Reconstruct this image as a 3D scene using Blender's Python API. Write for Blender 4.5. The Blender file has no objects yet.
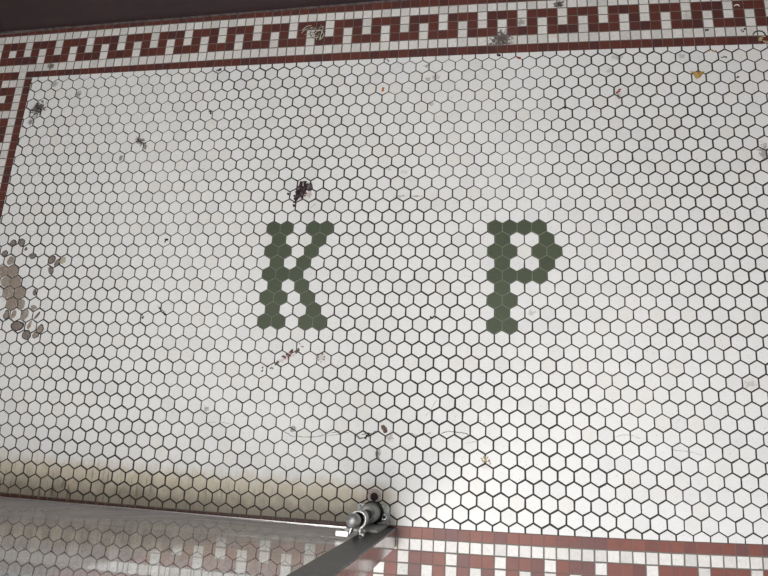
import bpy, math, random
from mathutils import Matrix, Vector

random.seed(11)
C = bpy.context.scene.collection
SC = bpy.context.scene

# ------------------------------------------------------------------ lens-distortion warp
# The tile layout is bent to stand in for the lens distortion that the pinhole
# camera lacks.  wander() is that bend, fitted to image coordinates, a smooth polynomial over the floor (metres).
DX = [-0.00266, 0.00353, 0.00938, -0.00118, -0.00015, 0.01347, -0.00607, -0.03445, 0.00786, 0.01811, -0.0072, -0.00416, -0.03475, 0.00751, -0.00476]
DY = [0.00058, 0.01378, -0.00742, -0.03414, 0.00756, 0.00012, 0.01614, -0.00619, -0.00429, 0.00146, -0.03486, 0.00695, -0.00015, -0.00487, -0.00015]
def lens_warp(x, y):
    t = []
    for i in range(5):
        for j in range(5 - i):
            t.append(x**i * y**j)
    return (x + sum(a*b for a, b in zip(DX, t)), y + sum(a*b for a, b in zip(DY, t)))

# ------------------------------------------------------------------ mesh helper
class MB:
    def __init__(s): s.v = []; s.f = []; s.m = []; s.sm = []
    def add(s, vs, fs, mi=0, smooth=False):
        o = len(s.v); s.v += [tuple(v) for v in vs]
        for f in fs:
            s.f.append(tuple(o + i for i in f)); s.m.append(mi); s.sm.append(smooth)
    def box(s, x0, x1, y0, y1, z0, z1, mi=0, M=None, bev=0.0):
        if bev > 0:
            pts = [(x0+bev, y0), (x1-bev, y0), (x1, y0+bev), (x1, y1-bev), (x1-bev, y1), (x0+bev, y1), (x0, y1-bev), (x0, y0+bev)]
            s.prism(pts, z0, z1, mi, M, bev); return
        v = [(x0,y0,z0),(x1,y0,z0),(x1,y1,z0),(x0,y1,z0),(x0,y0,z1),(x1,y0,z1),(x1,y1,z1),(x0,y1,z1)]
        if M: v = [M @ Vector(p) for p in v]
        s.add(v, [(0,3,2,1),(4,5,6,7),(0,1,5,4),(1,2,6,5),(2,3,7,6),(3,0,4,7)], mi)
    def prism(s, pts, z0, z1, mi=0, M=None, ch=0.0):
        n = len(pts); cx = sum(p[0] for p in pts)/n; cy = sum(p[1] for p in pts)/n
        rings = [(z0, 0.0), (z1-ch*0.7, 0.0)] + ([(z1, ch)] if ch > 0 else [])
        v = []
        for z, ins in rings:
            for (x, y) in pts:
                d = math.hypot(x-cx, y-cy) or 1
                k = max(0.0, 1 - ins/d)
                v.append((cx+(x-cx)*k, cy+(y-cy)*k, z))
        fs = [tuple(reversed(range(n)))]
        for r in range(len(rings)-1):
            fs += [(r*n+i, r*n+(i+1) % n, (r+1)*n+(i+1) % n, (r+1)*n+i) for i in range(n)]
        b = (len(rings)-1)*n
        fs.append(tuple(range(b, b+n)))
        if M: v = [M @ Vector(p) for p in v]
        s.add(v, fs, mi)
    def lathe(s, prof, cx, cy, mi=0, n=40, smooth=True):
        v = []
        for r, z in prof:
            for k in range(n):
                a = 2*math.pi*k/n; v.append((cx+r*math.cos(a), cy+r*math.sin(a), z))
        fs = []
        for q in range(len(prof)-1):
            for k in range(n):
                fs.append((q*n+k, q*n+(k+1) % n, (q+1)*n+(k+1) % n, (q+1)*n+k))
        fs.append(tuple(reversed(range(n)))); b = (len(prof)-1)*n
        fs.append(tuple(range(b, b+n)))
        s.add(v, fs, mi, smooth)
    def tube(s, path, r, mi=0, n=8, taper=None):
        v = []; N = len(path)
        for i, p in enumerate(path):
            a = Vector(path[max(0, i-1)]); b = Vector(path[min(N-1, i+1)])
            d = (b-a).normalized(); up = Vector((0,0,1)) if abs(d.z) < .9 else Vector((1,0,0))
            u = d.cross(up).normalized(); w = u.cross(d)
            rr = r*(taper[i] if taper else 1)
            for k in range(n):
                t = 2*math.pi*k/n; v.append(Vector(p)+u*rr*math.cos(t)+w*rr*math.sin(t))
        fs = [(i*n+k, i*n+(k+1) % n, (i+1)*n+(k+1) % n, (i+1)*n+k) for i in range(N-1) for k in range(n)]
        fs += [tuple(reversed(range(n))), tuple(range((N-1)*n, N*n))]
        s.add(v, fs, mi, True)
    def build(s, name, mats, parent=None, loc=(0,0,0)):
        me = bpy.data.meshes.new(name)
        me.from_pydata(s.v, [], s.f)
        for m in (mats if isinstance(mats, (list, tuple)) else [mats]): me.materials.append(m)
        me.polygons.foreach_set('material_index', s.m)
        me.polygons.foreach_set('use_smooth', s.sm)
        me.update()
        import bmesh
        bm = bmesh.new(); bm.from_mesh(me); bmesh.ops.recalc_face_normals(bm, faces=bm.faces); bm.to_mesh(me); bm.free()
        o = bpy.data.objects.new(name, me); C.objects.link(o)
        o.location = loc
        if parent: o.parent = parent
        return o

def tag(o, label=None, cat=None, group=None, kind=None):
    if label: o['label'] = label
    if cat: o['category'] = cat
    if group: o['group'] = group
    if kind: o['kind'] = kind
    return o
def empty(name, loc):
    o = bpy.data.objects.new(name, None); C.objects.link(o); o.location = loc; o.empty_display_size = .03
    return o

# ------------------------------------------------------------------ materials
def newmat(name):
    m = bpy.data.materials.new(name); m.use_nodes = True
    nt = m.node_tree; b = nt.nodes['Principled BSDF']
    return m, nt, b
def N(nt, t, **kw):
    n = nt.nodes.new(t)
    for k, v in kw.items():
        if k in n.bl_rna.properties.keys() and not isinstance(v, dict): setattr(n, k, v)
    return n
def math_(nt, op, a, b=None, c=None, clamp=False):
    n = nt.nodes.new('ShaderNodeMath'); n.operation = op; n.use_clamp = clamp
    for i, x in enumerate((a, b, c)):
        if x is None: continue
        if isinstance(x, (int, float)): n.inputs[i].default_value = x
        else: nt.links.new(x, n.inputs[i])
    return n.outputs[0]
def mixc(nt, fac, a, b):
    n = nt.nodes.new('ShaderNodeMix'); n.data_type = 'RGBA'
    if isinstance(fac, (int, float)): n.inputs[0].default_value = fac
    else: nt.links.new(fac, n.inputs[0])
    for i, x in ((6, a), (7, b)):
        if isinstance(x, (tuple, list)): n.inputs[i].default_value = (*x[:3], 1)
        else: nt.links.new(x, n.inputs[i])
    return n.outputs[2]
def smooth(nt, x, lo, hi):
    n = nt.nodes.new('ShaderNodeMapRange'); n.interpolation_type = 'SMOOTHSTEP'
    nt.links.new(x, n.inputs[0]); n.inputs[1].default_value = lo; n.inputs[2].default_value = hi
    return n.outputs[0]
def noise(nt, vec, scale, detail=3.0, rough=.55):
    n = nt.nodes.new('ShaderNodeTexNoise'); n.inputs['Scale'].default_value = scale
    n.inputs['Detail'].default_value = detail; n.inputs['Roughness'].default_value = rough
    if vec is not None: nt.links.new(vec, n.inputs['Vector'])
    return n.outputs['Fac']

# stains that lie on the floor: centre, radii (m), turn, amount, colour
STAINS = [  # strongest first
 ((-0.5630, 0.2785), .027, .021, .9, .95, (.055,.045,.04)),
 ((-0.5735, 0.2475), .010, .010, .0, .7, (.06,.05,.045)),
 ((-0.5339, 0.3385), .013, .009, .6, .55, (.12,.105,.09)),
 ((-0.4712, 0.3113), .008, .010, .2, .7, (.07,.06,.05)),
 ((-0.5526, 0.3843), .010, .013, .4, .9, (.07,.05,.045)),
 ((-0.3106, 0.1949), .017, .012, -.6, .85, (.07,.05,.04)),
 ((-0.2976, 0.1831), .006, .010, .2, .8, (.07,.05,.04)),
 ((-0.3473, 0.1571), .006, .010, -.3, .75, (.09,.07,.06)),
 ((0.4294, 0.3986), .031, .024, .4, .95, (.085,.06,.052)),
 ((0.4236, 0.3831), .030, .008, .1, .7, (.085,.05,.045)),
 ((0.4684, 0.4329), .011, .010, .4, .6, (.10,.085,.075)),
 ((0.5425, 0.4696), .013, .012, .2, .95, (.05,.04,.037)),
 ((0.8879, 0.1401), .012, .022, .0, .6, (.10,.09,.085)),
 ((0.3028, 0.3171), .011, .009, .0, .4, (.20,.18,.16)),
 ((0.2841, 0.3428), .007, .006, .0, .6, (.09,.08,.075)),
 ((0.2870, 0.3134), .008, .007, .0, .5, (.16,.14,.13)),
 ((0.2946, 0.2577), .008, .005, .0, .5, (.18,.16,.14)),
 ((0.2413, 0.0648), .016, .004, .1, .6, (.30,.27,.235)),
 ((0.2738, 0.0644), .014, .003, .0, .7, (.26,.24,.21)),
 ((0.2470, 0.1141), .014, .006, .0, .3, (.30,.28,.26)),
 ((0.2156, 0.1231), .010, .006, .0, .3, (.30,.28,.26)),
 ((0.4839, -0.1582), .010, .007, .0, .45, (.30,.29,.28)),
 ((0.8284, -0.2702), .013, .009, .0, .45, (.27,.26,.24)),
 ((0.6474, 0.3443), .014, .010, .0, .45, (.22,.20,.18)),
 ((0.6335, 0.3169), .009, .007, .0, .4, (.20,.18,.17)),
 ((0.7641, 0.3403), .010, .007, .0, .45, (.22,.20,.19)),
 ((0.7787, 0.4266), .010, .014, .0, .35, (.25,.22,.2)),
 ((0.2231, -0.4101), .007, .010, .0, .75, (.13,.10,.08)),
 ((0.2427, -0.3825), .008, .010, .0, .55, (.20,.15,.12)),
 ((0.0689, -0.3750), .008, .008, .4, .7, (.12,.105,.10)),
 ((-0.0975, -0.3468), .007, .006, .5, .6, (.16,.14,.13)),
 ((0.1102, -0.2459), .012, .010, .0, .40, (.25,.2,.19)),
 ((-0.5474, -0.1179), .026, .045, .1, .55, (.30,.22,.165)),
 ((0.0507, 0.0694), .020, .014, .9, .35, (.30,.2,.2)),
 ((0.0449, -0.2496), .026, .007, .5, .45, (.38,.24,.22)),
 ((0.6457, 0.2610), .009, .012, 0, .35, (.35,.33,.25)),
 ((0.4063, -0.4204), .012, .008, 0, .35, (.50,.42,.40)),
]
def stain_shade_group():
    g = bpy.data.node_groups.new('floor_soiling_and_shade', 'ShaderNodeTree')
    g.interface.new_socket('Color', in_out='INPUT', socket_type='NodeSocketColor')
    g.interface.new_socket('Color', in_out='OUTPUT', socket_type='NodeSocketColor')
    gi = g.nodes.new('NodeGroupInput'); go = g.nodes.new('NodeGroupOutput')
    geo = g.nodes.new('ShaderNodeNewGeometry'); pos = geo.outputs['Position']
    n1 = noise(g, pos, 190, 5, .7); n2 = noise(g, pos, 45, 3, .5)
    col = gi.outputs[0]
    # tiny dark pits and grains all over
    pit = smooth(g, noise(g, pos, 420, 1.5, .5), .665, .74)
    gate = smooth(g, noise(g, pos, 14, 2, .5), .36, .56)
    col = mixc(g, math_(g, 'MULTIPLY', math_(g, 'MULTIPLY', pit, gate), .75), col, (.10,.085,.075))
    # faint grey scuffs
    sc = math_(g, 'MULTIPLY', smooth(g, n1, .56, .74), smooth(g, noise(g, pos, 22, 2, .5), .48, .70))
    col = mixc(g, math_(g, 'MULTIPLY', sc, .30), col, (.26,.235,.21))
    # brown mop-streaked grime and painted-in shade along the foot of the glass
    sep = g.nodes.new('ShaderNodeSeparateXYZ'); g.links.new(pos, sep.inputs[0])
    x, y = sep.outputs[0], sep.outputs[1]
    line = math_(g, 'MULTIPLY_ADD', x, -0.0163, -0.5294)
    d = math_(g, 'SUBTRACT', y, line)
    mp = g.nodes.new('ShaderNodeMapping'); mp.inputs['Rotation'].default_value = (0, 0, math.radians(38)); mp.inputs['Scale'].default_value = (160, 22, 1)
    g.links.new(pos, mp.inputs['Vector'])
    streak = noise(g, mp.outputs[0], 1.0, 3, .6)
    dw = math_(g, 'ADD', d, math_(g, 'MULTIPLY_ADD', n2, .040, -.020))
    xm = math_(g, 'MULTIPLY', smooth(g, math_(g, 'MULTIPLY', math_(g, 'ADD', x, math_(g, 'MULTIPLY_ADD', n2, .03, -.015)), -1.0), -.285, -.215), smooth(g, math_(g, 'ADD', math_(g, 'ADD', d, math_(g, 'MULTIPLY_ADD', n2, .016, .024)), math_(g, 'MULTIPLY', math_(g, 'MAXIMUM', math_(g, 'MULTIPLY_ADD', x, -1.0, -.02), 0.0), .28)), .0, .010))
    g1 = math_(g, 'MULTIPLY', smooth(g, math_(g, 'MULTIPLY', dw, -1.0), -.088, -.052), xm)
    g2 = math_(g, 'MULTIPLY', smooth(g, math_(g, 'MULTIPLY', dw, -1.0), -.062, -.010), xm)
    def grime_shade(fac, tint):
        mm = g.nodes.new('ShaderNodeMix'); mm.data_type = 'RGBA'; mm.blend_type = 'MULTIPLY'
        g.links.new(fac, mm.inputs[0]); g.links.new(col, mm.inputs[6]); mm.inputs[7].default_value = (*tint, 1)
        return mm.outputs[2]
    col = grime_shade(math_(g, 'MULTIPLY', g1, .72), (.68,.57,.38))
    col = grime_shade(math_(g, 'MULTIPLY', g2, .86), (.31,.295,.28))
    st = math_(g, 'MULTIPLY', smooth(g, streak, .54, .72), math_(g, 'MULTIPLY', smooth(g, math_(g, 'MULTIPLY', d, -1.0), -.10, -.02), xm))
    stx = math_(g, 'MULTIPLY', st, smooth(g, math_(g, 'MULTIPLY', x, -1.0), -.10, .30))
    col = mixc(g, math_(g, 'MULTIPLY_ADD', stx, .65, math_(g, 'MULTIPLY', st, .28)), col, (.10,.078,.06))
    for (c, rx, ry, rot, amt, tint) in STAINS:
        m = g.nodes.new('ShaderNodeMapping'); m.vector_type = 'TEXTURE'
        m.inputs['Location'].default_value = (c[0], c[1], 0); m.inputs['Rotation'].default_value = (0, 0, rot)
        m.inputs['Scale'].default_value = (rx, ry, 1)
        g.links.new(pos, m.inputs['Vector'])
        ln = g.nodes.new('ShaderNodeVectorMath'); ln.operation = 'LENGTH'; g.links.new(m.outputs[0], ln.inputs[0])
        q = math_(g, 'ADD', math_(g, 'SUBTRACT', 1.0, ln.outputs['Value']), math_(g, 'MULTIPLY_ADD', n1, 3.2, -1.75))
        q = math_(g, 'MULTIPLY', smooth(g, q, .0, .45), smooth(g, math_(g, 'MULTIPLY', ln.outputs['Value'], -1.0), -1.7, -.9))
        col = mixc(g, math_(g, 'MULTIPLY', q, amt), col, tint)
    g.links.new(col, go.inputs[0])
    return g
SOIL_SHADE = stain_shade_group()

def floor_mat(name, base, var=.0, tints=None, rough=.5, soil_shade=True, mott=.06, scale=70):
    m, nt, b = newmat(name)
    geo = nt.nodes.new('ShaderNodeNewGeometry')
    rnd = geo.outputs['Random Per Island']
    ramp = nt.nodes.new('ShaderNodeValToRGB'); nt.links.new(rnd, ramp.inputs[0])
    ramp.color_ramp.interpolation = 'CONSTANT'
    tints = tints or [base]
    els = ramp.color_ramp.elements
    while len(els) < len(tints): els.new(.5)
    for i, t in enumerate(tints):
        els[i].position = i/len(tints); els[i].color = (*t, 1)
    col = ramp.outputs[0]
    n = noise(nt, geo.outputs['Position'], scale, 3, .6)
    hs = nt.nodes.new('ShaderNodeHueSaturation'); nt.links.new(col, hs.inputs['Color'])
    nt.links.new(math_(nt, 'MULTIPLY_ADD', n, mott*4, 1-mott*2), hs.inputs['Value'])
    col = hs.outputs[0]
    if soil_shade:
        gn = nt.nodes.new('ShaderNodeGroup'); gn.node_tree = SOIL_SHADE
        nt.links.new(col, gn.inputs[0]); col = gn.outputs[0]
    nt.links.new(col, b.inputs['Base Color'])
    b.inputs['Roughness'].default_value = rough
    b.inputs['Specular IOR Level'].default_value = .4
    return m
random.seed(5)
wt = []
for k in range(14):
    v = .70 + random.uniform(-.020, .018); w = random.uniform(-.005, .005)
    wt.append((v+.002+w*.6, v-.003, v-.010-w))
wt[3] = (.690,.675,.655); wt[9] = (.668,.665,.662)
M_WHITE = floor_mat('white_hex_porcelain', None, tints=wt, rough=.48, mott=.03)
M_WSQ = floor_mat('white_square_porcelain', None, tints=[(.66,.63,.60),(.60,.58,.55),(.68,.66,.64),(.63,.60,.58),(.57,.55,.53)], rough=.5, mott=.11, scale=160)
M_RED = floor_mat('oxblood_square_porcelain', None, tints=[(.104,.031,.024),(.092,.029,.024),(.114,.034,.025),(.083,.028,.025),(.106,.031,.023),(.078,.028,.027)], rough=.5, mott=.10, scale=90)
M_RED_GLARE = floor_mat('oxblood_porcelain_painted_glare', None, tints=[(.185,.062,.048),(.165,.058,.048),(.20,.068,.050),(.145,.055,.050),(.19,.062,.046),(.14,.058,.055)], rough=.5, mott=.10, scale=90)  # lighter copy of the oxblood red, with lamp glare painted into the colour
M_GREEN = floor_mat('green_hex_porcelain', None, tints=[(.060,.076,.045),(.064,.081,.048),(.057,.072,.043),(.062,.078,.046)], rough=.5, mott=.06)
M_GGROUT = floor_mat('pale_green_joint', (.22,.24,.18), rough=.8, soil_shade=False)
M_GROUT = floor_mat('dark_joint', (.036,.033,.030), rough=.9, soil_shade=False)
M_GROUT2 = floor_mat('border_joint', (.17,.15,.135), rough=.9, soil_shade=False)
def plain(name, base, rough=.6, metal=0.0, mott=.1, scale=60, bump=0.0, spec=.5, base2=None):
    m, nt, b = newmat(name)
    tc = nt.nodes.new('ShaderNodeTexCoord')
    n = noise(nt, tc.outputs['Object'], scale, 4, .6)
    b2 = base2 or tuple(max(0, c*(1-2.2*mott)) for c in base)
    col = mixc(nt, smooth(nt, n, .3, .7), base, b2)
    nt.links.new(col, b.inputs['Base Color'])
    b.inputs['Roughness'].default_value = rough; b.inputs['Metallic'].default_value = metal
    b.inputs['Specular IOR Level'].default_value = spec
    if bump:
        bp = nt.nodes.new('ShaderNodeBump'); bp.inputs['Strength'].default_value = bump; bp.inputs['Distance'].default_value = .002
        nt.links.new(n, bp.inputs['Height']); nt.links.new(bp.outputs[0], b.inputs['Normal'])
    return m
# ------------------------------------------------------------------ tiles
def clip(poly, ax, val, keep_less):
    out = []
    n = len(poly)
    for i in range(n):
        a, b = poly[i], poly[(i+1) % n]
        ia = (a[ax] <= val) if keep_less else (a[ax] >= val)
        ib = (b[ax] <= val) if keep_less else (b[ax] >= val)
        if ia: out.append(a)
        if ia != ib:
            t = (val-a[ax])/(b[ax]-a[ax]); out.append((a[0]+t*(b[0]-a[0]), a[1]+t*(b[1]-a[1])))
    return out
def tile(mb, poly, mi, ch=.0005, z=0.0, depth=.0035, tilt=.0015):
    n = len(poly)
    if n < 3: return
    ar = abs(sum(poly[i][0]*poly[(i+1) % n][1]-poly[(i+1) % n][0]*poly[i][1] for i in range(n)))/2
    if ar < 8e-6: return
    cx = sum(p[0] for p in poly)/n; cy = sum(p[1] for p in poly)/n
    ta, tb = random.uniform(-tilt, tilt), random.uniform(-tilt, tilt); z += random.uniform(-.00006, .00004)
    v = []
    for ins, dz in ((0, -depth), (0, -ch*.8), (ch, 0)):
        for (x, y) in poly:
            d = math.hypot(x-cx, y-cy) or 1; k = 1-ins/d
            xx, yy = cx+(x-cx)*k, cy+(y-cy)*k
            wx, wy = lens_warp(xx, yy)
            v.append((wx, wy, z+dz+(xx-cx)*ta+(yy-cy)*tb))
    fs = [(r*n+i, r*n+(i+1) % n, (r+1)*n+(i+1) % n, (r+1)*n+i) for r in range(2) for i in range(n)]
    fs.append(tuple(range(2*n, 3*n)))
    mb.add(v, fs, mi)
P = .026; RH = P*math.sqrt(3)/2
def hexa(cx, cy, flat, jit=0.0):
    R = flat/math.sqrt(3); a0 = random.uniform(-jit, jit)*4
    ox, oy = random.uniform(-jit, jit)*.02, random.uniform(-jit, jit)*.02
    return [(cx+ox+R*math.cos(math.radians(60*k+30)+a0), cy+oy+R*math.sin(math.radians(60*k+30)+a0)) for k in range(6)]
HX0, HX1, HY0, HY1 = -.6005, 1.146, -.5195, .3612
K_T = [(0,0),(2,0),(6,0),(8,0),(1,1),(7,1),(0,2),(2,2),(6,2),(1,3),(5,3),(0,4),(2,4),(4,4),(1,5),(5,5),(0,6),(2,6),(6,6),(1,7),(7,7),(0,8),(2,8),(6,8),(8,8)]
P_T = [(32,0),(34,0),(36,0),(38,0),(33,1),(39,1),(32,2),(34,2),(38,2),(40,2),(33,3),(39,3),(32,4),(34,4),(36,4),(38,4),(33,5),(32,6),(34,6),(33,7),(32,8),(34,8)]
GREEN = set(K_T) | set(P_T)

def bed(mb, x0, x1, y0, y1, z, mi, step=.045):
    nx = max(1, round((x1-x0)/step)); ny = max(1, round((y1-y0)/step))
    v = []
    for j in range(ny+1):
        for i in range(nx+1):
            wx, wy = lens_warp(x0+(x1-x0)*i/nx, y0+(y1-y0)*j/ny); v.append((wx, wy, z))
    f = [(j*(nx+1)+i, j*(nx+1)+i+1, (j+1)*(nx+1)+i+1, (j+1)*(nx+1)+i) for j in range(ny) for i in range(nx)]
    mb.add(v, f, mi)

# the white field: one mesh of hexagons on a dark joint bed
fl = MB()
bed(fl, HX0-.001, HX1+.001, HY0-.001, HY1+.001, -.0011, 1)
random.seed(21)
for r in range(-17, 25):
    for u in range(-50, 92):
        if (u+r) % 2 or (u, r) in GREEN: continue
        cx, cy = u*P/2, -r*RH
        if cx < HX0-P or cx > HX1+P or cy < HY0-P or cy > HY1+P: continue
        # joints run a little wider and narrower from sheet to sheet
        g = .0023 + .0007*math.sin(cx*9+cy*5) * .6 + random.uniform(-.0003, .0003) + (.0003 if cx > .5 else 0)
        p = hexa(cx, cy, P-g, .010)
        for ax, val, kl in ((0, HX0+.0004, False), (0, HX1-.0004, True), (1, HY0+.0004, False), (1, HY1-.0004, True)):
            p = clip(p, ax, val, kl)
            if len(p) < 3: break
        if len(p) >= 3: tile(fl, p, 0)
# old hairline cracks and scratches across the field
def hair(mb, pts, w, mi, z=.00022, seed=0, rep=5):
    rr = random.Random(seed); L = []
    for a, b in zip(pts[:-1], pts[1:]):
        for k in range(rep):
            t = k/rep; L.append((a[0]+(b[0]-a[0])*t+rr.uniform(-1,1)*w*.9, a[1]+(b[1]-a[1])*t+rr.uniform(-1,1)*w*.9))
    L.append(pts[-1]); v = []
    for i, (x, y) in enumerate(L):
        a = L[max(0, i-1)]; b = L[min(len(L)-1, i+1)]
        dx, dy = b[0]-a[0], b[1]-a[1]; d = math.hypot(dx, dy) or 1
        ww = w*rr.uniform(.3, 1)*.5
        v += [(x-dy/d*ww, y+dx/d*ww, z), (x+dy/d*ww, y-dx/d*ww, z)]
    mb.add(v, [(2*i, 2*i+1, 2*i+3, 2*i+2) for i in range(len(L)-1)], mi)
hair(fl, [(0.0510, -0.3792), (0.0682, -0.3871), (0.0919, -0.3877), (0.1153, -0.3858), (0.1293, -0.3809), (0.1540, -0.3747)], .0011, 1, seed=1)
hair(fl, [(0.1295, -0.3843), (0.1543, -0.3798), (0.1753, -0.3737)], .0009, 1, seed=2)
hair(fl, [(0.1829, -0.3819), (0.1936, -0.3839), (0.2059, -0.3817)], .0045, 1, seed=3)
hair(fl, [(0.1933, -0.3780), (0.2108, -0.3755), (0.2247, -0.3715)], .0016, 1, seed=4)
hair(fl, [(0.2735, -0.3727), (0.2926, -0.3769), (0.3130, -0.3709)], .0010, 1, seed=5)
hair(fl, [(0.3301, -0.3710), (0.3436, -0.3671), (0.3639, -0.3678), (0.3808, -0.3712)], .0013, 1, seed=6)
hair(fl, [(0.6163, -0.3629), (0.6258, -0.3601), (0.6368, -0.3596), (0.6460, -0.3612), (0.6537, -0.3644)], .0010, 2, seed=7)
hair(fl, [(0.7035, -0.3801), (0.7141, -0.3804), (0.7246, -0.3814), (0.7366, -0.3832), (0.7469, -0.3865)], .0010, 2, seed=8)
hair(fl, [(-0.0964, -0.3708), (-0.0756, -0.3690)], .0010, 2, seed=9)
hair(fl, [(-0.0661, -0.3686), (-0.0507, -0.3706)], .0010, 2, seed=10)
hair(fl, [(0.3726, -0.3847), (0.3927, -0.3813)], .0010, 2, seed=11)
hair(fl, [(0.3018, -0.3428), (0.3103, -0.3357), (0.3218, -0.3148)], .0009, 2, seed=12)
hair(fl, [(0.0689, 0.0422), (0.0762, 0.0514)], .0012, 2, seed=13)
hair(fl, [(-0.4775, 0.1809), (-0.4628, 0.1898)], .0011, 2, seed=14)
M_SCR = plain('grey_scratch', (.33,.32,.31), .7)
tag(fl.build('floor', [M_WHITE, M_GROUT, M_SCR]), 'white hexagonal mosaic tile floor with dark joints and scattered dirt', 'floor', kind='structure')

def letter(name, tiles, label):
    mb = MB(); random.seed(3)
    ox, oy = lens_warp(tiles[0][0]*P/2, -tiles[0][1]*RH)
    for (u, r) in tiles:
        cx, cy = u*P/2, -r*RH
        tile(mb, hexa(cx, cy, P-.0001), 1, ch=.0002, z=-.00045, tilt=0)
        tile(mb, hexa(cx, cy, P-.0011, .004), 0, ch=.0003, z=.0)
    mb.v = [(x-ox, y-oy, z) for x, y, z in mb.v]
    tag(mb.build(name, [M_GREEN, M_GGROUT], loc=(ox, oy, 0)), label, 'letter', 'green mosaic letters set in the white floor')
letter('mosaic_letter', K_T, 'dark green letter K of hexagonal tiles set in the white floor')
letter('mosaic_letter', P_T, 'dark green letter P of hexagonal tiles set in the white floor')

# the oxblood and white key border: square tiles, one mesh per side
SQ = .0196; NI = 92; NJ = 48
def xi(i):
    if i <= 0: return -.6278 + .0195*i
    if i >= NI: return -.6283+.01958*NI + .0195*(i-NI)
    return -.6283 + .01958*i
def yj(j):
    if j <= 0: return .3900 - .0195*j
    if j >= NJ: return -.5471 - .0195*(j-NJ)
    return .3865 - .01945*j
def key(n, a):
    if n in (0, 4): return True
    if n == 1: return a % 4 == 2
    if n == 2: return a % 2 == 0
    if n == 3: return a % 4 == 0
    return False
def cell(i, j):
    nx = max(-i, i-NI); ny = max(-j, j-NJ)
    if nx >= 1 and ny >= 1:
        m = max(nx, ny)
        return m == 4 or (nx == 2 and ny == 2)
    if ny >= 0: return key(ny, i)
    if nx >= 0: return key(nx, j)
    return False
def band(name, cells, beds, label):
    mb = MB(); random.seed(len(name)*7+len(cells))
    for b in beds: bed(mb, *b, -.0005, 2)
    for (i, j) in cells:
        x, y = xi(i), yj(j); g = .0006
        x0 = (xi(i-1)+x)/2+g; x1 = (x+xi(i+1))/2-g; y1 = (yj(j-1)+y)/2-g; y0 = (y+yj(j+1))/2+g
        if i == 1 and 1 <= j <= NJ-1: x1 = HX0-.0006
        if i == NI-1 and 1 <= j <= NJ-1: x0 = HX1+.0006
        if j == 1 and 1 <= i <= NI-1: y0 = HY1+.0006
        if j == NJ-1 and 1 <= i <= NI-1: y1 = HY0-.0006
        if i > 1 and j == 1: x1 = (x+xi(i+1))/2-g
        if i == 1 and j == 1: x1 = (x+xi(i+1))/2-g
        if j == NJ-1 and 1 <= i < NI: x1 = (x+xi(i+1))/2-g
        if i == NI-1 and (j == 1 or j == NJ-1): x0 = (xi(i-1)+x)/2+g
        if j == -5: y1 = min(.0128*(x+.716)+.4855, .4985)
        jx = lambda: random.uniform(-.0003, .0003)
        w = cell(i, j)
        if w: x0 += .0006; x1 -= .0006; y0 += .0006; y1 -= .0006
        else: x0 -= .00015; x1 += .00015
        tile(mb, [(x0+jx(), y0+jx()), (x1+jx(), y0+jx()), (x1+jx(), y1+jx()), (x0+jx(), y1+jx())], 0 if w else 1, ch=.0004)
    # top courses lowered a few millimetres towards the left corner to fit image coordinates
    mb.v = [(x, y-.0042*min(1, max(0, (-.08-x)/.5))*min(1, max(0, (y-.372)/.006))+.0010*min(1, max(0, x/.3))*min(1, max(0, (y-.372)/.006)), z) for x, y, z in mb.v]
    tag(mb.build(name, [M_WSQ, M_RED_GLARE if name == 'trim_3' else M_RED, M_GROUT2]), label, 'border', kind='structure')
top = [(i, j) for j in range(-5, 2) for i in range(-5, NI+6) if not (j == 1 and (i < 1 or i > NI-1))]
bot = [(i, j) for j in range(NJ-1, NJ+6) for i in range(-5, NI+6) if not (j == NJ-1 and (i < 1 or i > NI-1))]
lef = [(i, j) for i in range(-5, 2) for j in range(1, NJ) if not (i == 1 and j in (1, NJ-1))]
rig = [(i, j) for i in range(NI-1, NI+6) for j in range(1, NJ) if not (i == NI-1 and j in (1, NJ-1))]
band('trim_1', top, [(-.735, 1.285, HY1, .500)], 'oxblood and white key pattern tile border along the maroon wall')
band('trim_2', lef, [(-.735, HX0, HY0, HY1)], 'oxblood and white key pattern tile border at the left end of the floor')
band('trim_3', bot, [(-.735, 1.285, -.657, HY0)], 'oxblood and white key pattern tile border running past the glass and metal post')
band('trim_4', rig, [(HX1, 1.285, HY0, HY1)], 'oxblood and white key pattern tile border at the right end of the floor')

# ------------------------------------------------------------------ room shell
M_MAROON = plain('maroon_paint', (.075,.038,.043), .55, 0, .12, 14, .1)
def wall_mat():
    m, nt, b = newmat('maroon_wall_paint')
    geo = nt.nodes.new('ShaderNodeNewGeometry')
    n = noise(nt, geo.outputs['Position'], 18, 4, .6)
    col = mixc(nt, smooth(nt, n, .3, .7), (.046,.025,.028), (.036,.021,.025))
    dust = smooth(nt, noise(nt, geo.outputs['Position'], 330, 1.5, .5), .74, .80)
    col = mixc(nt, math_(nt, 'MULTIPLY', dust, .6), col, (.35,.30,.28))
    nt.links.new(col, b.inputs['Base Color']); b.inputs['Roughness'].default_value = .5
    return m
M_WALL = wall_mat()
M_PLASTER = plain('brown_painted_plaster', (.20,.17,.155), .8, 0, .05, 10)
M_DUST = plain('dusty_mortar', (.11,.085,.082), .9, 0, .3, 120)
def wy(x): return .4774+.0253*(x+.6997)
w = MB()
w.add([(-.78, wy(-.78), -.02), (1.30, wy(1.30), -.02), (1.30, wy(1.30)+.15, -.02), (-.78, wy(-.78)+.15, -.02),
       (-.78, wy(-.78), 2.6), (1.30, wy(1.30), 2.6), (1.30, wy(1.30)+.15, 2.6), (-.78, wy(-.78)+.15, 2.6)],
      [(0,3,2,1),(4,5,6,7),(0,1,5,4),(1,2,6,5),(2,3,7,6),(3,0,4,7)])
tag(w.build('wall_back', M_WALL), 'dark maroon painted wall behind the tile border', 'wall', kind='structure')
b_ = MB()
v = []
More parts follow.
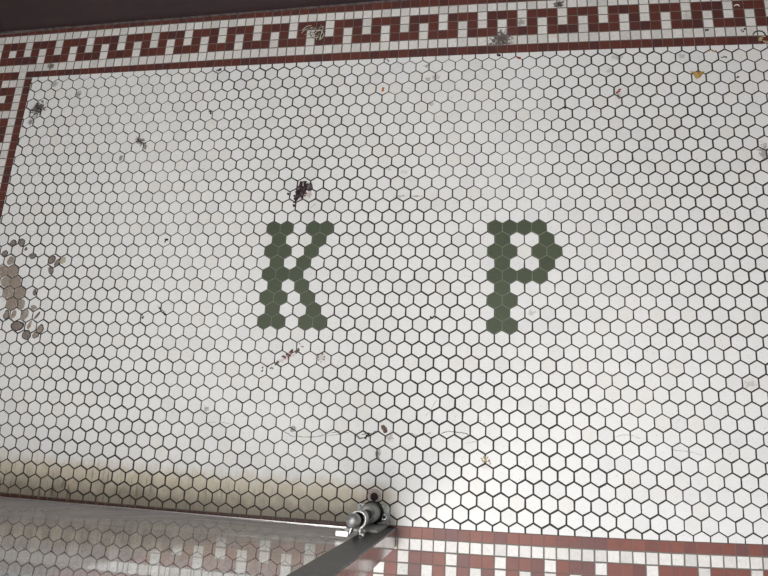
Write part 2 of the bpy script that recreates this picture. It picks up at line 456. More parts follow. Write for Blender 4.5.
for k in range(60):
    x = -.74+2.03*k/59; y = wy(x); j = random.uniform(-.0006, .0006)
    v += [(x, y-.0028+j, .0000), (x, y-.002+j, .0010), (x, y, .0030+j)]
b_.add(v, [(3*i+a, 3*i+3+a, 3*i+4+a, 3*i+1+a) for i in range(59) for a in (0, 1)])
tag(b_.build('baseboard_back', M_DUST), 'thin dusty mortar fillet at the foot of the maroon wall', 'trim', kind='structure')
w = MB(); w.box(-.95, -.745, -.66, .75, -.02, 2.6)
tag(w.build('wall_left', M_PLASTER), 'plain wall left of the tiled entry', 'wall', kind='structure')
w = MB(); w.box(1.295, 1.45, -.66, .75, -.02, 2.6)
tag(w.build('wall_right', M_PLASTER), 'plain wall right of the tiled entry', 'wall', kind='structure')
w = MB(); w.box(-.95, 1.45, -.66, .75, 2.6, 2.7)
tag(w.build('ceiling', M_PLASTER), 'plain entry ceiling', 'ceiling', kind='structure')
w = MB(); w.box(-3, 3.5, -4.5, -.660, -.10, -.004)
tag(w.build('pavement', plain('grey_concrete', (.42,.41,.39), .9, 0, .1, 40, .2)), 'grey concrete paving beyond the tiled floor', 'paving', kind='structure')

# ------------------------------------------------------------------ glass door leaf
def glass_mat():
    m, nt, b = newmat('clear_glass'); nt.nodes.remove(b)
    out = nt.nodes['Material Output']
    geo = nt.nodes.new('ShaderNodeNewGeometry')
    dot = nt.nodes.new('ShaderNodeVectorMath'); dot.operation = 'DOT_PRODUCT'
    nt.links.new(geo.outputs['Normal'], dot.inputs[0]); nt.links.new(geo.outputs['Incoming'], dot.inputs[1])
    c = math_(nt, 'ABSOLUTE', dot.outputs['Value'])
    f = math_(nt, 'POWER', math_(nt, 'SUBTRACT', 1.0, c, clamp=True), 5.0)
    f = math_(nt, 'MULTIPLY_ADD', f, .84, .035, clamp=True)
    tr = nt.nodes.new('ShaderNodeBsdfTransparent'); tr.inputs[0].default_value = (.985,.99,.987,1)
    gl = nt.nodes.new('ShaderNodeBsdfGlossy'); gl.inputs['Roughness'].default_value = .012
    mx = nt.nodes.new('ShaderNodeMixShader'); nt.links.new(f, mx.inputs[0]); nt.links.new(tr.outputs[0], mx.inputs[1]); nt.links.new(gl.outputs[0], mx.inputs[2])
    # wiped dust film on the glass
    df = nt.nodes.new('ShaderNodeBsdfDiffuse'); df.inputs[0].default_value = (.74,.735,.73,1)
    sp = nt.nodes.new('ShaderNodeSeparateXYZ'); nt.links.new(geo.outputs['Position'], sp.inputs[0])
    across = math_(nt, 'ADD', math_(nt, 'MULTIPLY', sp.outputs[0], .80), math_(nt, 'MULTIPLY', sp.outputs[2], .60))
    along = math_(nt, 'SUBTRACT', math_(nt, 'MULTIPLY', sp.outputs[2], .80), math_(nt, 'MULTIPLY', sp.outputs[0], .60))
    cb = nt.nodes.new('ShaderNodeCombineXYZ'); nt.links.new(math_(nt, 'MULTIPLY', across, 9.0), cb.inputs[0]); nt.links.new(math_(nt, 'MULTIPLY', along, .8), cb.inputs[1])
    st = smooth(nt, noise(nt, cb.outputs[0], 1.0, 3, .6), .40, .64)
    foot = math_(nt, 'MULTIPLY', smooth(nt, math_(nt, 'MULTIPLY', sp.outputs[2], -1.0), -.42, 0.0), .22)   # dust settled towards the foot of the pane
    m2 = nt.nodes.new('ShaderNodeMixShader'); nt.links.new(math_(nt, 'ADD', math_(nt, 'MULTIPLY_ADD', st, .15, .06), foot), m2.inputs[0])
    nt.links.new(mx.outputs[0], m2.inputs[1]); nt.links.new(df.outputs[0], m2.inputs[2])
    nt.links.new(m2.outputs[0], out.inputs[0])
    return m
M_GLASS = glass_mat()
M_ALU = plain('bright_aluminium', (.80,.79,.78), .28, 1, .06, 200)
M_POST = plain('brushed_dark_steel', (.085,.082,.076), .42, .8, .15, 30)
M_POLISH = plain('polished_steel_edge', (.50,.46,.455), .14, 1, .10, 14, .25)
M_GALV = plain('dull_galvanised_steel', (.50,.515,.495), .5, .25, .2, 180, .15)
M_GALV2 = plain('worn_bright_steel', (.50,.50,.495), .38, .7, .12, 250, .1)
M_DARKST = plain('black_oiled_steel', (.03,.028,.027), .5, .6, .2, 200)
M_STEELM = plain('grey_turned_steel', (.46,.465,.46), .45, .6, .15, 300, .1)
door = empty('door_1', (.2189, -.5269, 0))
tag(door, 'glass door leaf with a dark metal stile, its foot at the bolt', 'door', kind='structure')
dl = Vector((.2189, -.5269, 0))
# door and bolt sheared off the floor's normal to fit edges in image coordinates
FIT_AXIS = Vector((-0.00999, 0.01961, 0.99976))
def lean(mb):
    mb.v = [(x+z*FIT_AXIS.x/FIT_AXIS.z, y+z*FIT_AXIS.y/FIT_AXIS.z, z) for x, y, z in mb.v]; return mb
def gy(x): return -.5216-.0163*(x+.4782)
g = MB()
xa, xb, th = -.740, .2195, .008
g.add([(xa-dl.x, gy(xa)-dl.y, .004), (xb-dl.x, gy(xb)-dl.y, .004), (xb-dl.x, gy(xb)-th-dl.y, .004), (xa-dl.x, gy(xa)-th-dl.y, .004),
       (xa-dl.x, gy(xa)-dl.y, 2.1), (xb-dl.x, gy(xb)-dl.y, 2.1), (xb-dl.x, gy(xb)-th-dl.y, 2.1), (xa-dl.x, gy(xa)-th-dl.y, 2.1)],
      [(0,3,2,1),(4,5,6,7),(0,1,5,4),(1,2,6,5),(2,3,7,6),(3,0,4,7)])
lean(g).build('glass_pane', M_GLASS, door)
g = MB()
for (o0, o1, z0, z1) in ((.0002, .0014, .0004, .0036),):
    g.add([(xa-dl.x, gy(xa)+o1-dl.y, z0), (xb-dl.x, gy(xb)+o1-dl.y, z0), (xb-dl.x, gy(xb)+o0-dl.y, z0), (xa-dl.x, gy(xa)+o0-dl.y, z0),
           (xa-dl.x, gy(xa)+o1-dl.y, z1), (xb-dl.x, gy(xb)+o1-dl.y, z1), (xb-dl.x, gy(xb)+o0-dl.y, z1), (xa-dl.x, gy(xa)+o0-dl.y, z1)],
          [(0,3,2,1),(4,5,6,7),(0,1,5,4),(1,2,6,5),(2,3,7,6),(3,0,4,7)])
g.build('bottom_channel', M_ALU, door)['label'] = 'bright aluminium channel'
s = MB()
x0, x1, y0, y1 = .2189-dl.x, .2612-dl.x, -.5562-dl.y, -.5266-dl.y
e = .0016
pts = [(x0, y0), (x1-.0006, y0), (x1, y0+.0006), (x1, y1-e), (x1-e, y1), (x0+.001, y1), (x0, y1-.001)]
n = len(pts); zz = [.0004, 2.1]
v = [(x, y, z) for z in zz for x, y in pts]
s.add(v[:], [(i, (i+1) % n, n+(i+1) % n, n+i) for i in (0, 4, 5, 6)] + [tuple(reversed(range(n))), tuple(range(n, 2*n))], 0)
s.add(v[:], [(i, (i+1) % n, n+(i+1) % n, n+i) for i in (1, 2)], 1)
s.add(v[:], [(3, 4, n+4, n+3)], 2)
lean(s).build('stile', [M_POST, M_POLISH, plain('scuffed_grey_steel', (.25,.24,.23), .5, .4, .3, 60)], door)['label'] = 'dark metal stile with polished side'
s = MB(); s.box(-.740-dl.x, .2612-dl.x, -.5562-dl.y, -.515-dl.y, 2.1, 2.18)
lean(s).build('top_rail', M_POST, door)

# ------------------------------------------------------------------ bolt at the foot of the stile
bx, by = .2196, -.5078
bolt = empty('door_bolt', (bx, by, 0))
tag(bolt, 'grey steel barrel bolt on a screwed plate at the foot of the metal door stile', 'bolt')
pl = MB()
q = [(-.0268, -.0178), (.0285, -.0178), (.0285, .0120), (.0262, .0150), (-.0230, .0164), (-.0262, .0140)]
pl.prism(q, .0004, .0045, 0, None, .0008)
pl.prism([(-.0262, -.0182), (.0262, -.0182), (.0262, -.0145), (-.0262, -.0145)], .0045, .100, 0, None, .001)
lean(pl).build('mounting_plate', M_GALV, bolt)
sc = MB(); sc.lathe([(.0054, .0044), (.0054, .0056), (.0044, .0062), (.0026, .0050), (.0022, .0050)], .0195, -.0035, 0, 24)
scr = sc.build('screw', M_ALU, bolt); scr['label'] = 'bright countersunk screw'
hh = MB(); hh.lathe([(.0021, .0044), (.0021, .0053)], .0195, -.0035, 0, 16); hh.build('screw_recess', M_DARKST, scr)
for k, (hx, hy, r) in enumerate(((-.0225, .0030, .0016), (-.0165, .0028, .0013), (-.0215, .0125, .0012))):
    h2 = MB(); h2.lathe([(r, .0043), (r, .0048)], hx, hy, 0, 14); h2.build('plate_hole', M_DARKST, bolt)
co = MB(); co.lathe([(.0185, .0044), (.0185, .0085), (.0175, .0092), (.0160, .0092)], 0, .003, 0, 48); co.build('collar', M_DARKST, bolt)
ba = MB(); ba.lathe([(.0152, .0045), (.0152, .050), (.0146, .0535), (.0125, .055), (.0090, .055)], -.001, .003, 0, 48)
lean(ba).build('barrel', M_GALV, bolt)
rd = MB(); rd.lathe([(.0080, .055), (.0080, .150)], -.001, .003, 0, 32); rd.lathe([(.0104, .136), (.0104, .1400), (.0098, .1410)], -.001, .003, 0, 32)
lean(rd).build('rod', M_DARKST, bolt)
kn = MB()
prof = [(.0070, .150), (.0092, .1515), (.0100, .155), (.0100, .165)]
for k in range(1, 8):
    a = math.pi/2*k/8; prof.append((.0100*math.cos(a), .165+.0060*math.sin(a)))
kn.lathe(prof, -.001, .003, 0, 40); lean(kn).build('knob', M_STEELM, bolt)['label'] = 'domed grey steel knob'
# omega strap around the rod, its feet screwed to the door
om = MB(); z0, z1, tk = .120, .142, .0018
path = []
for k in range(25):
    a = math.radians(-62 + (304)*k/24)
    rs = .0140 if k < 9 else max(.0096, .0140-.0008*(k-8))
    path.append((-.001+rs*math.cos(a), .003+rs*math.sin(a)))
fy = -.0172
path = [(.0100, fy), (.0060, fy)] + path + [(-.0100, fy), (-.0300, fy)]
v = []
for i, (x, y) in enumerate(path):
    a = path[max(0, i-1)]; b = path[min(len(path)-1, i+1)]
    dx, dy = b[0]-a[0], b[1]-a[1]; d = math.hypot(dx, dy)
    nx, ny = -dy/d*tk/2, dx/d*tk/2
    v += [(x+nx, y+ny, z0), (x-nx, y-ny, z0), (x-nx, y-ny, z1), (x+nx, y+ny, z1)]
fs = [(4*i+a, 4*i+(a+1) % 4, 4*i+4+(a+1) % 4, 4*i+4+a) for i in range(len(path)-1) for a in range(4)]
fs += [(0,1,2,3), tuple(4*(len(path)-1)+k for k in (3,2,1,0))]
om.add(v, fs, 0); lean(om).build('strap', M_GALV2, bolt)['label'] = 'bright bent steel strap'

ft = MB()
ft.box(-.0310, -.0105, fy-.0045, fy+.0035, .1405, .1432, 0, None, .0012); ft.box(.0075, .0125, fy-.0035, fy+.0030, .1405, .1432, 0, None, .0012)
lean(ft).build('strap_foot', M_GALV2, bolt)['label'] = 'bright flat foot of the strap'
so = MB()
sx, sy = (0.2198, -0.4790)
so.lathe([(.0115, .0003), (.0115, .0012), (.0100, .0020), (.0082, .0018), (.0072, .0008)], 0, 0, 0, 32)
sock = empty('floor_socket', (sx, sy, 0)); tag(sock, 'round brown bolt socket let into the floor just above the steel bolt', 'socket')
so.build('ring', plain('pinkish_worn_brass', (.52,.43,.40), .5, .2, .2, 200), sock)
ho = MB(); ho.lathe([(.0066, .0004), (.0064, .0011)], .0004, -.0012, 0, 24); ho.build('hole', plain('dark_hole_dirt', (.03,.018,.015), .9), sock)['label'] = 'dark hole'

# ------------------------------------------------------------------ residue, debris
def blob(cx, cy, rx, ry, rot, h, seed, n=18, rag=.16, hexy=0.0, rim=False):
    rr = random.Random(seed); mb = MB(); ph = [rr.uniform(0, 6.28) for _ in range(4)]
    def rad(a):
        r = 1+rag*(math.sin(2*a+ph[0])*.5+math.sin(3*a+ph[1])*.5+math.sin(5*a+ph[2])*.35+math.sin(9*a+ph[3])*.2)
        if hexy:
            b = ((a+rot-math.pi/6) % (math.pi/3))-math.pi/6
            r = (1-hexy)*r+hexy*(.93/math.cos(b)*(1+rag*.25*math.sin(7*a+ph[1])))
        return r
    v = [(0, 0, h)]
    for s, z in ((.50, h*.97), (.78, h*.85), (1.0, .00005)):
        for k in range(n):
            a = 2*math.pi*k/n; R = rad(a)*s
            x, y = rx*R*math.cos(a), ry*R*math.sin(a)
            v.append((x*math.cos(rot)-y*math.sin(rot), x*math.sin(rot)+y*math.cos(rot), z*(1+rr.uniform(-.12, .12))))
    f = [(0, 1+k, 1+(k+1) % n) for k in range(n)]
    for q in range(2):
        f += [(1+q*n+k, 1+(q+1)*n+k, 1+(q+1)*n+(k+1) % n, 1+q*n+(k+1) % n) for k in range(n)]
    mb.add(v, f, 0, True)
    if rim: mb.m[-n:] = [1]*n
    return mb
def resid_mat(name, a, b, spots=.62):
    m, nt, bs = newmat(name); geo = nt.nodes.new('ShaderNodeNewGeometry')
    n = noise(nt, geo.outputs['Position'], 260, 4, .65)
    col = mixc(nt, smooth(nt, n, .35, .65), a, b)
    n2 = noise(nt, geo.outputs['Position'], 150, 2, .5)
    col = mixc(nt, smooth(nt, n2, spots, spots+.04), col, (.55,.53,.50))
    nt.links.new(col, bs.inputs['Base Color']); bs.inputs['Roughness'].default_value = .7
    return m
M_RES = [resid_mat('brown_residue', (.30,.245,.205), (.21,.17,.14), .70), resid_mat('dark_residue', (.230,.195,.175), (.14,.112,.098), .85), resid_mat('grey_tan_residue', (.33,.28,.24), (.22,.18,.15), .66)]
G1 = 'brown residue spots on the white tiles by the left edge'
L_HEX = 'flat brown film filling one hexagonal tile in the stained patch by the left edge'
L_RND = 'small round brown residue spot at the fringe of the stained patch by the left edge'
SPOTS = [ # place, rx, ry (m), turn, material, hexy, label
 ((-0.5569, -0.0287), .0066, .0066, 0, 1, 0, 'round dark residue spot topmost of the stained patch, left of its twin'),
 ((-0.5374, -0.0278), .0064, .0078, .2, 1, 0, 'round dark residue spot topmost of the stained patch, right of its twin'),
 ((-0.5712, -0.0514), .0062, .0062, 0, 1, 0, 'round dark residue spot nearest the left photo edge, below the topmost pair'),
 ((-0.5252, -0.0416), .0030, .0034, 0, 1, 0, 'tiny round residue dot under the topmost pair of spots'),
 ((-0.5067, -0.0565), .0072, .0058, -.2, 1, 0, 'flattened residue spot straddling a joint right of the tiny dot'),
 ((-0.5539, -0.0669), .0075, .0075, 0, 2, .3, 'pale grey residue film on the tile just above the brown tiles'),
 ((-0.5674, -0.0887), .0105, .0110, 0, 0, .9, 'brown film filling the topmost stained tile at the photo edge'),
 ((-0.5456, -0.0885), .0112, .0112, 0, 0, .9, 'brown film filling the topmost stained tile away from the photo edge'),
 ((-0.5564, -0.1107), .0085, .0100, .2, 2, .5, 'ragged brown film on the second row of stained tiles at the photo edge'),
 ((-0.5333, -0.1120), .0108, .0112, 0, 0, .9, 'brown film filling the right tile of the second stained row'),
 ((-0.5460, -0.1346), .0110, .0110, 0, 2, .85, 'brown film with pale chips on the left tile of the third stained row'),
 ((-0.5192, -0.1343), .0112, .0112, 0, 0, .8, 'brown film filling the right tile of the third stained row'),
 ((-0.4870, -0.1328), .0035, .0060, .1, 1, 0, 'narrow dark residue fleck alone to the right of the third stained row'),
 ((-0.5334, -0.1565), .0112, .0112, 0, 0, .85, 'brown film filling the left tile of the fourth stained row'),
 ((-0.5108, -0.1580), .0060, .0105, .1, 2, .4, 'brown film covering half a tile in the fourth stained row'),
 ((-0.4832, -0.1635), .0066, .0040, -.2, 2, 0, 'faint residue smear at the right end of the fourth stained row'),
 ((-0.5397, -0.1797), .0060, .0078, .1, 0, 0, 'oval brown spot leftmost of the fifth stained row'),
 ((-0.5242, -0.1784), .0042, .0090, -.3, 2, 0, 'slanting brown streak second in the fifth stained row'),
 ((-0.4995, -0.1790), .0068, .0100, -.4, 2, .3, 'brown film on the left half of a tile in the fifth stained row'),
 ((-0.4718, -0.1795), .0024, .0080, -.6, 1, 0, 'thin dark curved streak at the right end of the fifth stained row'),
 ((-0.5111, -0.2014), .0130, .0092, .15, 1, 0, 'largest dark brown residue spot, near the bottom of the stained patch'),
 ((-0.4846, -0.1989), .0030, .0075, -.2, 2, 0, 'narrow brown streak right of the largest dark residue spot'),
 ((-0.4870, -0.2190), .0088, .0088, 0, 1, 0, 'round dark residue spot lowest of the stained patch'),
 ((-0.4672, -0.2189), .0058, .0056, -.3, 0, 0, 'round brown spot right of the lowest dark spot'),
 ((-0.4597, -0.2068), .0068, .0076, 0, 0, 0, 'round brown spot at the lower right corner of the stained patch'),
 ((-0.4624, -0.0640), .0078, .0080, .2, 1, 0, 'largest dark spot in the small cluster apart to the right of the patch'),
 ((-0.4491, -0.0707), .0045, .0085, -.5, 1, 0, 'slanting dark smear in the middle of the small separate cluster'),
 ((-0.4378, -0.0660), .0056, .0062, 0, 3, 0, 'pale yellowish film at the right end of the small separate cluster'),
 ((-0.4599, -0.0869), .0050, .0078, .5, 1, 0, 'ragged dark spot lowest of the small separate cluster'),
]
M_RIM = resid_mat('dark_residue_rim', (.055,.042,.036), (.035,.028,.025), .9)
M_RES.append(resid_mat('yellowish_film', (.42,.39,.29), (.34,.31,.23), .7))
for k, (c, rx, ry, rot, mi, hexy, lab) in enumerate(SPOTS):
    kf = 1.13 if hexy > .7 or mi == 1 else 1.18
    mb = blob(0, 0, rx*kf, ry*kf, rot, .0009 if mi == 1 else .0005, 100+k, n=24, rag=.08 if mi == 1 else .17, hexy=hexy, rim=(mi <= 1 and hexy == 0))
    tag(mb.build('residue_spot', [M_RES[mi], M_RIM] if (mi <= 1 and hexy == 0) else M_RES[mi], loc=(c[0], c[1], .0002)), lab, 'residue spot', G1)

def flakes(mb, pts, size, seed, h=.0012, mi=0, per=4, spread=None):
    rr = random.Random(seed)
    for (x, y) in pts:
        for q in range(per):
            s = size*1.8*rr.uniform(.5, 1.1); sp = size*.9 if spread is None else spread
            cx, cy = x+rr.uniform(-sp, sp), y+rr.uniform(-sp, sp); a0 = rr.uniform(0, 6.28); n = rr.randint(5, 7)
            el = rr.uniform(.35, .9); tz = rr.uniform(.1, 1)*h
            P_ = []
            for k in range(n):
                a = 2*math.pi*k/n; R = s*rr.uniform(.65, 1.1)
                px, py = R*math.cos(a), R*el*math.sin(a)
                P_.append((cx+px*math.cos(a0)-py*math.sin(a0), cy+px*math.sin(a0)+py*math.cos(a0)))
            sl, st_ = rr.uniform(-.25, .25), rr.uniform(-.25, .25)
            lo = [(x_, y_, max(.0001, tz*.2+(x_-cx)*sl+(y_-cy)*st_)) for x_, y_ in P_]
            hi = [(cx+(a-cx)*.8, cy+(b-cy)*.8, c+max(.0003, tz*.8)) for a, b, c in lo]
            mb.add(lo+hi, [tuple(reversed(range(n))), tuple(range(n, 2*n))]+[(i, (i+1) % n, n+(i+1) % n, n+i) for i in range(n)], mi)
def rel(c, pts): return [(p[0]-c[0], p[1]-c[1]) for p in pts]
M_DKP = plain('dark_purplish_litter', (.055,.030,.038), .45, 0, .3, 400, .2)
M_BLK = plain('black_litter', (.020,.017,.016), .6, 0, .2, 300)
M_REDL = plain('dried_red_pulp', (.13,.035,.035), .6, 0, .25, 400)
M_PALE = plain('pale_dry_husk', (.62,.50,.46), .7, 0, .1, 300)
M_YEL = plain('yellow_dead_leaf', (.50,.30,.085), .6, 0, .22, 260, .2)
M_STRAW = plain('bleached_straw', (.62,.56,.48), .7, 0, .15, 200)
M_BRN = plain('brown_litter', (.16,.10,.07), .7, 0, .25, 300)
M_TAN = plain('tan_leaf_litter', (.46,.36,.22), .7, 0, .18, 300)
M_RED1 = plain('bright_red_petal', (.33,.035,.03), .5, 0, .2, 300)
M_ORG = plain('orange_husk', (.50,.16,.03), .5, 0, .2, 300)
M_WHT = plain('white_paring', (.75,.74,.72), .5, 0, .05, 200)

# crumpled dead leaf above the K
c = (0.0462, 0.0757)
t = empty('dead_leaf', (c[0], c[1], 0)); tag(t, 'dark crumpled dead leaf lying on the tiles above the letter K', 'dead leaf')
mb = MB()
flakes(mb, rel(c, [(0.0489, 0.0914), (0.0554, 0.0861), (0.0475, 0.0841), (0.0615, 0.0849), (0.0436, 0.0820), (0.0519, 0.0798), (0.0484, 0.0736)]), .0045, 41, .006, 0, 5)
flakes(mb, rel(c, [(0.0406, 0.0695), (0.0371, 0.0633), (0.0421, 0.0758), (0.0469, 0.0673)]), .0036, 42, .004, 0, 5)
flakes(mb, rel(c, [(0.0348, 0.0549), (0.0340, 0.0477), (0.0365, 0.0591), (0.0212, 0.0718)]), .0016, 43, .002, 0, 4)
flakes(mb, rel(c, [(0.0651, 0.0901), (0.0638, 0.0817), (0.0564, 0.0735), (0.0549, 0.0672)]), .0014, 44, .0015, 0, 4)
mb.build('crumpled_blade', M_DKP, t)
mb = MB()
r_ = rel(c, [(0.0512, 0.0924), (0.0514, 0.0851)]); mb.tube([(r_[0][0], r_[0][1], .0068), (r_[1][0], r_[1][1], .0072)], .0012, 0, 6)
flakes(mb, rel(c, [(0.0665, 0.0733), (0.0629, 0.0671), (0.0447, 0.0694)]), .0035, 45, .0006, 0, 2)
mb.build('pale_husk', M_PALE, t)['label'] = 'pale dry husk bits'

c = (0.0411, -0.2497)
mb = MB()
flakes(mb, rel(c, [(0.0433, -0.2483), (0.0471, -0.2431), (0.0522, -0.2383), (0.0389, -0.2461), (0.0502, -0.2457), (0.0550, -0.2355)]), .0017, 51, .0012, 0, 4)
flakes(mb, rel(c, [(0.0316, -0.2578), (0.0278, -0.2601), (0.0647, -0.2380), (0.0661, -0.2334)]), .0018, 52, .001, 1, 4)
flakes(mb, rel(c, [(0.0178, -0.2683), (0.0123, -0.2660), (0.0030, -0.2687), (0.0026, -0.2745), (0.0211, -0.2694)]), .0012, 53, .0008, 0, 4)
flakes(mb, rel(c, [(0.0721, -0.2273), (0.0691, -0.2232), (0.0752, -0.2286)]), .0010, 54, .0008, 1, 2)
tag(mb.build('dried_smear', [M_REDL, M_BRN], loc=(c[0], c[1], 0)), 'dried dark red smear of crushed flecks below the letter K', 'smear')

c = (0.1112, -0.2459)
mb = MB()
flakes(mb, rel(c, [(0.1047, -0.2461), (0.1060, -0.2515), (0.1080, -0.2405), (0.1116, -0.2395), (0.1167, -0.2457), (0.1161, -0.2503), (0.1109, -0.2550), (0.1043, -0.2415)]), .0009, 55, .0006, 0, 3)
tag(mb.build('fleck_cluster', M_BRN, loc=(c[0], c[1], 0)), 'ring of tiny brown flecks on one tile right of the dried red smear', 'flecks')

# straw clump on the top border
c = (0.0534, 0.4301)
t = MB(); rr = random.Random(8)
A = rel(c, [(0.0164, 0.4347), (0.0374, 0.4431), (0.0561, 0.4516), (0.0651, 0.4462), (0.0702, 0.4363), (0.0630, 0.4175), (0.0549, 0.4108), (0.0434, 0.4211)])
for k in range(46):
    a = A[rr.randrange(len(A))]; b = A[rr.randrange(len(A))]
    if a == b: continue
    f0, f1 = rr.uniform(.1, .5), rr.uniform(.55, 1.0)
    ox, oy = rr.uniform(-.004, .004), rr.uniform(-.004, .004)
    p0 = Vector((a[0]*f1+b[0]*(1-f1)+ox, a[1]*f1+b[1]*(1-f1)+oy, rr.uniform(.0006, .004)))
    p1 = Vector((a[0]*f0+b[0]*(1-f0)+ox, a[1]*f0+b[1]*(1-f0)+oy, rr.uniform(.0006, .005)))
    mid = (p0+p1)/2+Vector((rr.uniform(-.004, .004), rr.uniform(-.004, .004), rr.uniform(0, .003)))
    t.tube([p0, mid, p1], rr.uniform(.0003, .0008), rr.choice((0, 0, 1)), 5)
flakes(t, rel(c, [(0.0556, 0.4299), (0.0603, 0.4249), (0.0518, 0.4230), (0.0615, 0.4368)]), .0026, 60, .002, 1, 4)
tag(t.build('straw_clump', [M_STRAW, M_BRN], loc=(c[0], c[1], 0)), 'loose clump of dry straw and fluff on the top tile border', 'straw')

def bit(name, cen, mat, lab, cat, pts, size, seed, h=.0015, per=3, group=None, spread=None):
    mb = MB(); flakes(mb, rel(cen, pts), size, seed, h, 0, per, spread)
    return tag(mb.build(name, mat, loc=(cen[0], cen[1], 0)), lab, cat, group)
# yellow dead leaf, top right
c = (0.7894, 0.2988)
mb = MB(); O = rel(c, [(0.7759, 0.3053), (0.7845, 0.3041), (0.8012, 0.3050), (0.7973, 0.2995), (0.7915, 0.2924), (0.7861, 0.2895), (0.7830, 0.2949), (0.7817, 0.3013)])
n = len(O); top_ = [(x, y, .0022+.0012*math.sin(i*2.1)) for i, (x, y) in enumerate(O)]; bo = [(x, y, .0003+.0006*abs(math.sin(i*1.7))) for i, (x, y) in enumerate(O)]
mb.add(bo+top_+[(0, 0, .0036), (0, 0, .0008)], [(n+i, n+(i+1) % n, 2*n) for i in range(n)]+[((i+1) % n, i, 2*n+1) for i in range(n)]+[(i, (i+1) % n, n+(i+1) % n, n+i) for i in range(n)])
tag(mb.build('leaf_fragment', M_YEL, loc=(c[0], c[1], 0)), 'torn yellow brown leaf fragment on the white tiles at upper right', 'leaf')
bit('leaf_fragment', (0.8183, 0.3481), M_YEL, 'thin yellow leaf sliver on a tile edge just under the top right border', 'leaf', [(0.8131, 0.3489), (0.8183, 0.3481), (0.8235, 0.3472)], .0022, 62, .0008, 2, spread=.0008)
bit('leaf_fragment', (0.9089, 0.3644), M_TAN, 'tan shredded leaf bit on the red border row at the right photo edge', 'leaf', [(0.9051, 0.3700), (0.9089, 0.3648), (0.9119, 0.3600), (0.9072, 0.3741)], .0026, 63, .002, 2)
bit('leaf_fragment', (0.7142, 0.2676), M_TAN, 'greenish tan sliver lying in a joint right of the red petal', 'leaf', [(0.7144, 0.2707), (0.7142, 0.2645)], .0014, 64, .001, 2, spread=.0006)
bit('leaf_fragment', (0.4062, -0.4092), M_TAN, 'tan comb-like leaf print on the tiles below the letter P', 'leaf', [(0.3996, -0.4095), (0.4009, -0.4135), (0.4034, -0.4061), (0.4054, -0.4108), (0.4095, -0.4066), (0.4115, -0.4113), (0.4133, -0.4161), (0.4071, -0.4140)], .0016, 65, .0006, 2, spread=.0009)
bit('petal', (0.6460, 0.2694), M_RED1, 'small bright red petal on a tile at upper right', 'petal', [(0.6447, 0.2682), (0.6479, 0.2710), (0.6498, 0.2739)], .0022, 66, .0014, 2, spread=.0008)
bit('stem_scrap', (0.6470, 0.2578), M_BRN, 'tiny brown stem scrap just below the red petal', 'scrap', [(0.6458, 0.2631), (0.6468, 0.2589), (0.6478, 0.2557)], .0014, 67, .001, 2, spread=.0007)
bit('petal', (0.4641, 0.3517), M_RED1, 'tiny red petal under the dark smear on the top border', 'petal', [(0.4622, 0.3522), (0.4653, 0.3509)], .0022, 68, .0012, 2, spread=.0006)
bit('seed_husk', (0.1979, 0.2936), M_ORG, 'tiny orange brown seed husk on the tiles below the top border centre', 'husk', [(0.1976, 0.2920), (0.1982, 0.2958)], .0022, 69, .0016, 2, spread=.0005)
bit('scrap', (0.8554, 0.2926), M_BLK, 'black speck with a thin tail right of the yellow leaf fragment', 'scrap', [(0.8570, 0.2909), (0.8589, 0.2914)], .0020, 70, .0014, 2, spread=.0005)
bit('scrap', (0.8364, 0.3344), M_BLK, 'short black fleck on a grey tile below the top right border', 'scrap', [(0.8338, 0.3335), (0.8373, 0.3348), (0.8408, 0.3342)], .0016, 71, .0008, 2, spread=.0006)
bit('scrap', (0.8112, 0.3938), M_BLK, 'black fleck on the white border row at upper right', 'scrap', [(0.8099, 0.3935), (0.8130, 0.3937)], .0020, 72, .001, 2, spread=.0005)
bit('scrap', (0.8731, 0.3890), M_BLK, 'dark crumb on the white border row near the right photo edge', 'scrap', [(0.8725, 0.3901), (0.8747, 0.3868), (0.8777, 0.3920)], .0017, 73, .001, 2, spread=.0006)
bit('scrap', (0.2322, -0.3675), M_BRN, 'small dark brown crumb above the hairline crack left of centre bottom', 'scrap', [(0.2307, -0.3653), (0.2325, -0.3678), (0.2345, -0.3711)], .0028, 74, .0016, 2, spread=.001)
bit('scrap', (-0.2210, -0.0226), M_BLK, 'small black crumb alone on the tiles left of the letter K', 'scrap', [(-0.2218, -0.0214), (-0.2184, -0.0230), (-0.2233, -0.0257)], .0022, 75, .0014, 2, spread=.0008)
bit('scrap', (-0.2460, -0.1775), M_BLK, 'small forked black scrap left of its larger twin, below the letter K level', 'scrap', [(-0.2488, -0.1742), (-0.2458, -0.1779), (-0.2468, -0.1805)], .0014, 76, .001, 2, spread=.0006)
bit('scrap', (-0.2097, -0.1641), M_BLK, 'thin black twig scrap right of the forked scrap', 'scrap', [(-0.2158, -0.1599), (-0.2125, -0.1618), (-0.2086, -0.1645), (-0.2060, -0.1680), (-0.2028, -0.1718)], .0017, 77, .001, 2, spread=.0007)
bit('scrap', (0.3107, -0.1703), M_BLK, 'small spiky black scrap left of the foot of the letter P', 'scrap', [(0.3071, -0.1694), (0.3107, -0.1703), (0.3143, -0.1711), (0.3112, -0.1672)], .0014, 78, .001, 2, spread=.0006)
bit('scrap', (-0.1549, 0.3289), M_BLK, 'black crumb below the top border at left of centre', 'scrap', [(-0.1602, 0.3545), (-0.1558, 0.3551), (-0.1520, 0.3565)], .0024, 79, .001, 2, spread=.001)
bit('scrap', (-0.1641, 0.2557), M_BLK, 'dark crumb in a joint of the upper left white tiles', 'scrap', [(-0.1640, 0.2580), (-0.1612, 0.2533)], .0026, 80, .001, 2, spread=.0008)
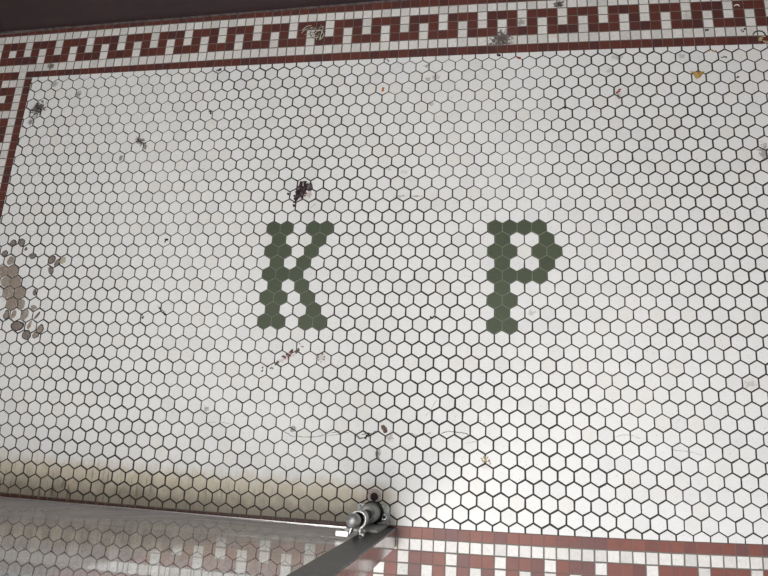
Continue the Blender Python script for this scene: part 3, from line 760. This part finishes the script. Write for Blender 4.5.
bit('scrap', (0.2014, 0.3612), M_BLK, 'black sliver under the top border at centre', 'scrap', [(0.1993, 0.3627), (0.2024, 0.3607), (0.2056, 0.3582)], .0015, 81, .001, 2, spread=.0005)
bit('scrap', (0.5488, 0.2391), M_BLK, 'black crumb on a joint between the letter P and the top border', 'scrap', [(0.5479, 0.2396), (0.5506, 0.2386)], .0022, 82, .001, 2, spread=.0006)
bit('scrap', (0.4023, 0.3610), M_BLK, 'black crumb at the tile edge under the dark smear', 'scrap', [(0.4227, 0.3610), (0.4256, 0.3593)], .0024, 83, .001, 2, spread=.0008)
# dark wire loop and pale paring
c = (0.9041, 0.3775)
mb = MB(); Q = rel(c, [(0.8906, 0.3783), (0.8943, 0.3832), (0.9005, 0.3854), (0.9065, 0.3842), (0.9104, 0.3803), (0.9124, 0.3738)])
mb.tube([(x, y, .0016) for x, y in Q], .0011, 0, 8)
tag(mb.build('wire_loop', M_BLK, loc=(c[0], c[1], 0)), 'bent dark wire on the white border row at the right photo edge', 'wire')
c = (0.8681, 0.4428)
mb = MB(); Q = rel(c, [(0.8632, 0.4418), (0.8655, 0.4441), (0.8684, 0.4448), (0.8711, 0.4437), (0.8726, 0.4407)])
mb.tube([(x, y, .0013) for x, y in Q], .0010, 0, 8, [.5, 1, 1.1, 1, .5])
tag(mb.build('paring', M_WHT, loc=(c[0], c[1], 0)), 'small curved white paring on the red border tiles at top right', 'paring')

# ------------------------------------------------------------------ light
wd = bpy.data.worlds.new('overcast'); SC.world = wd; wd.use_nodes = True
bg = wd.node_tree.nodes['Background']; bg.inputs[0].default_value = (.86,.93,1.0,1); bg.inputs[1].default_value = .78
L = bpy.data.lights.new('street_daylight', 'AREA'); L.shape = 'RECTANGLE'; L.size = .9; L.size_y = .6; L.energy = 17.3; L.color = (1.0,.97,.93)
lo = bpy.data.objects.new('street_daylight', L); C.objects.link(lo)
lo.location = (.10, -1.08, 2.2); L.spread = math.radians(112)
dr = Vector((.20, -.15, 0))-Vector(lo.location); lo.rotation_euler = dr.to_track_quat('-Z', 'Y').to_euler()

L2 = bpy.data.lights.new('added_floor_fill', 'AREA'); L2.shape = 'DISK'; L2.size = .5; L2.energy = 6.4; L2.color = (1.0,.985,.96); L2.spread = math.radians(95)  # unseen area lamp, added to brighten the left of the floor
l2 = bpy.data.objects.new('added_floor_fill', L2); C.objects.link(l2)
l2.location = (-.08, -.35, 2.55); l2.rotation_euler = (0, 0, 0)
# ------------------------------------------------------------------ camera
cam = bpy.data.cameras.new('camera'); co_ = bpy.data.objects.new('camera', cam); C.objects.link(co_)
cam.sensor_width = 36; cam.lens = 36*620.444/768; cam.clip_start = .01
R = [[0.988359, 0.047758, -0.14445], [0.010596, -0.968757, -0.247786], [-0.15177, 0.243371, -0.957986]]
M = Matrix(((R[0][0], -R[1][0], -R[2][0], 0.39204), (R[0][1], -R[1][1], -R[2][1], -0.39278), (R[0][2], -R[1][2], -R[2][2], 1.09023), (0,0,0,1)))
co_.matrix_world = M
SC.camera = co_
SC.view_settings.view_transform = 'Standard'; SC.view_settings.look = 'None'; SC.view_settings.gamma = 1
SC.view_settings.use_curve_mapping = False; SC.view_settings.exposure = 0.0
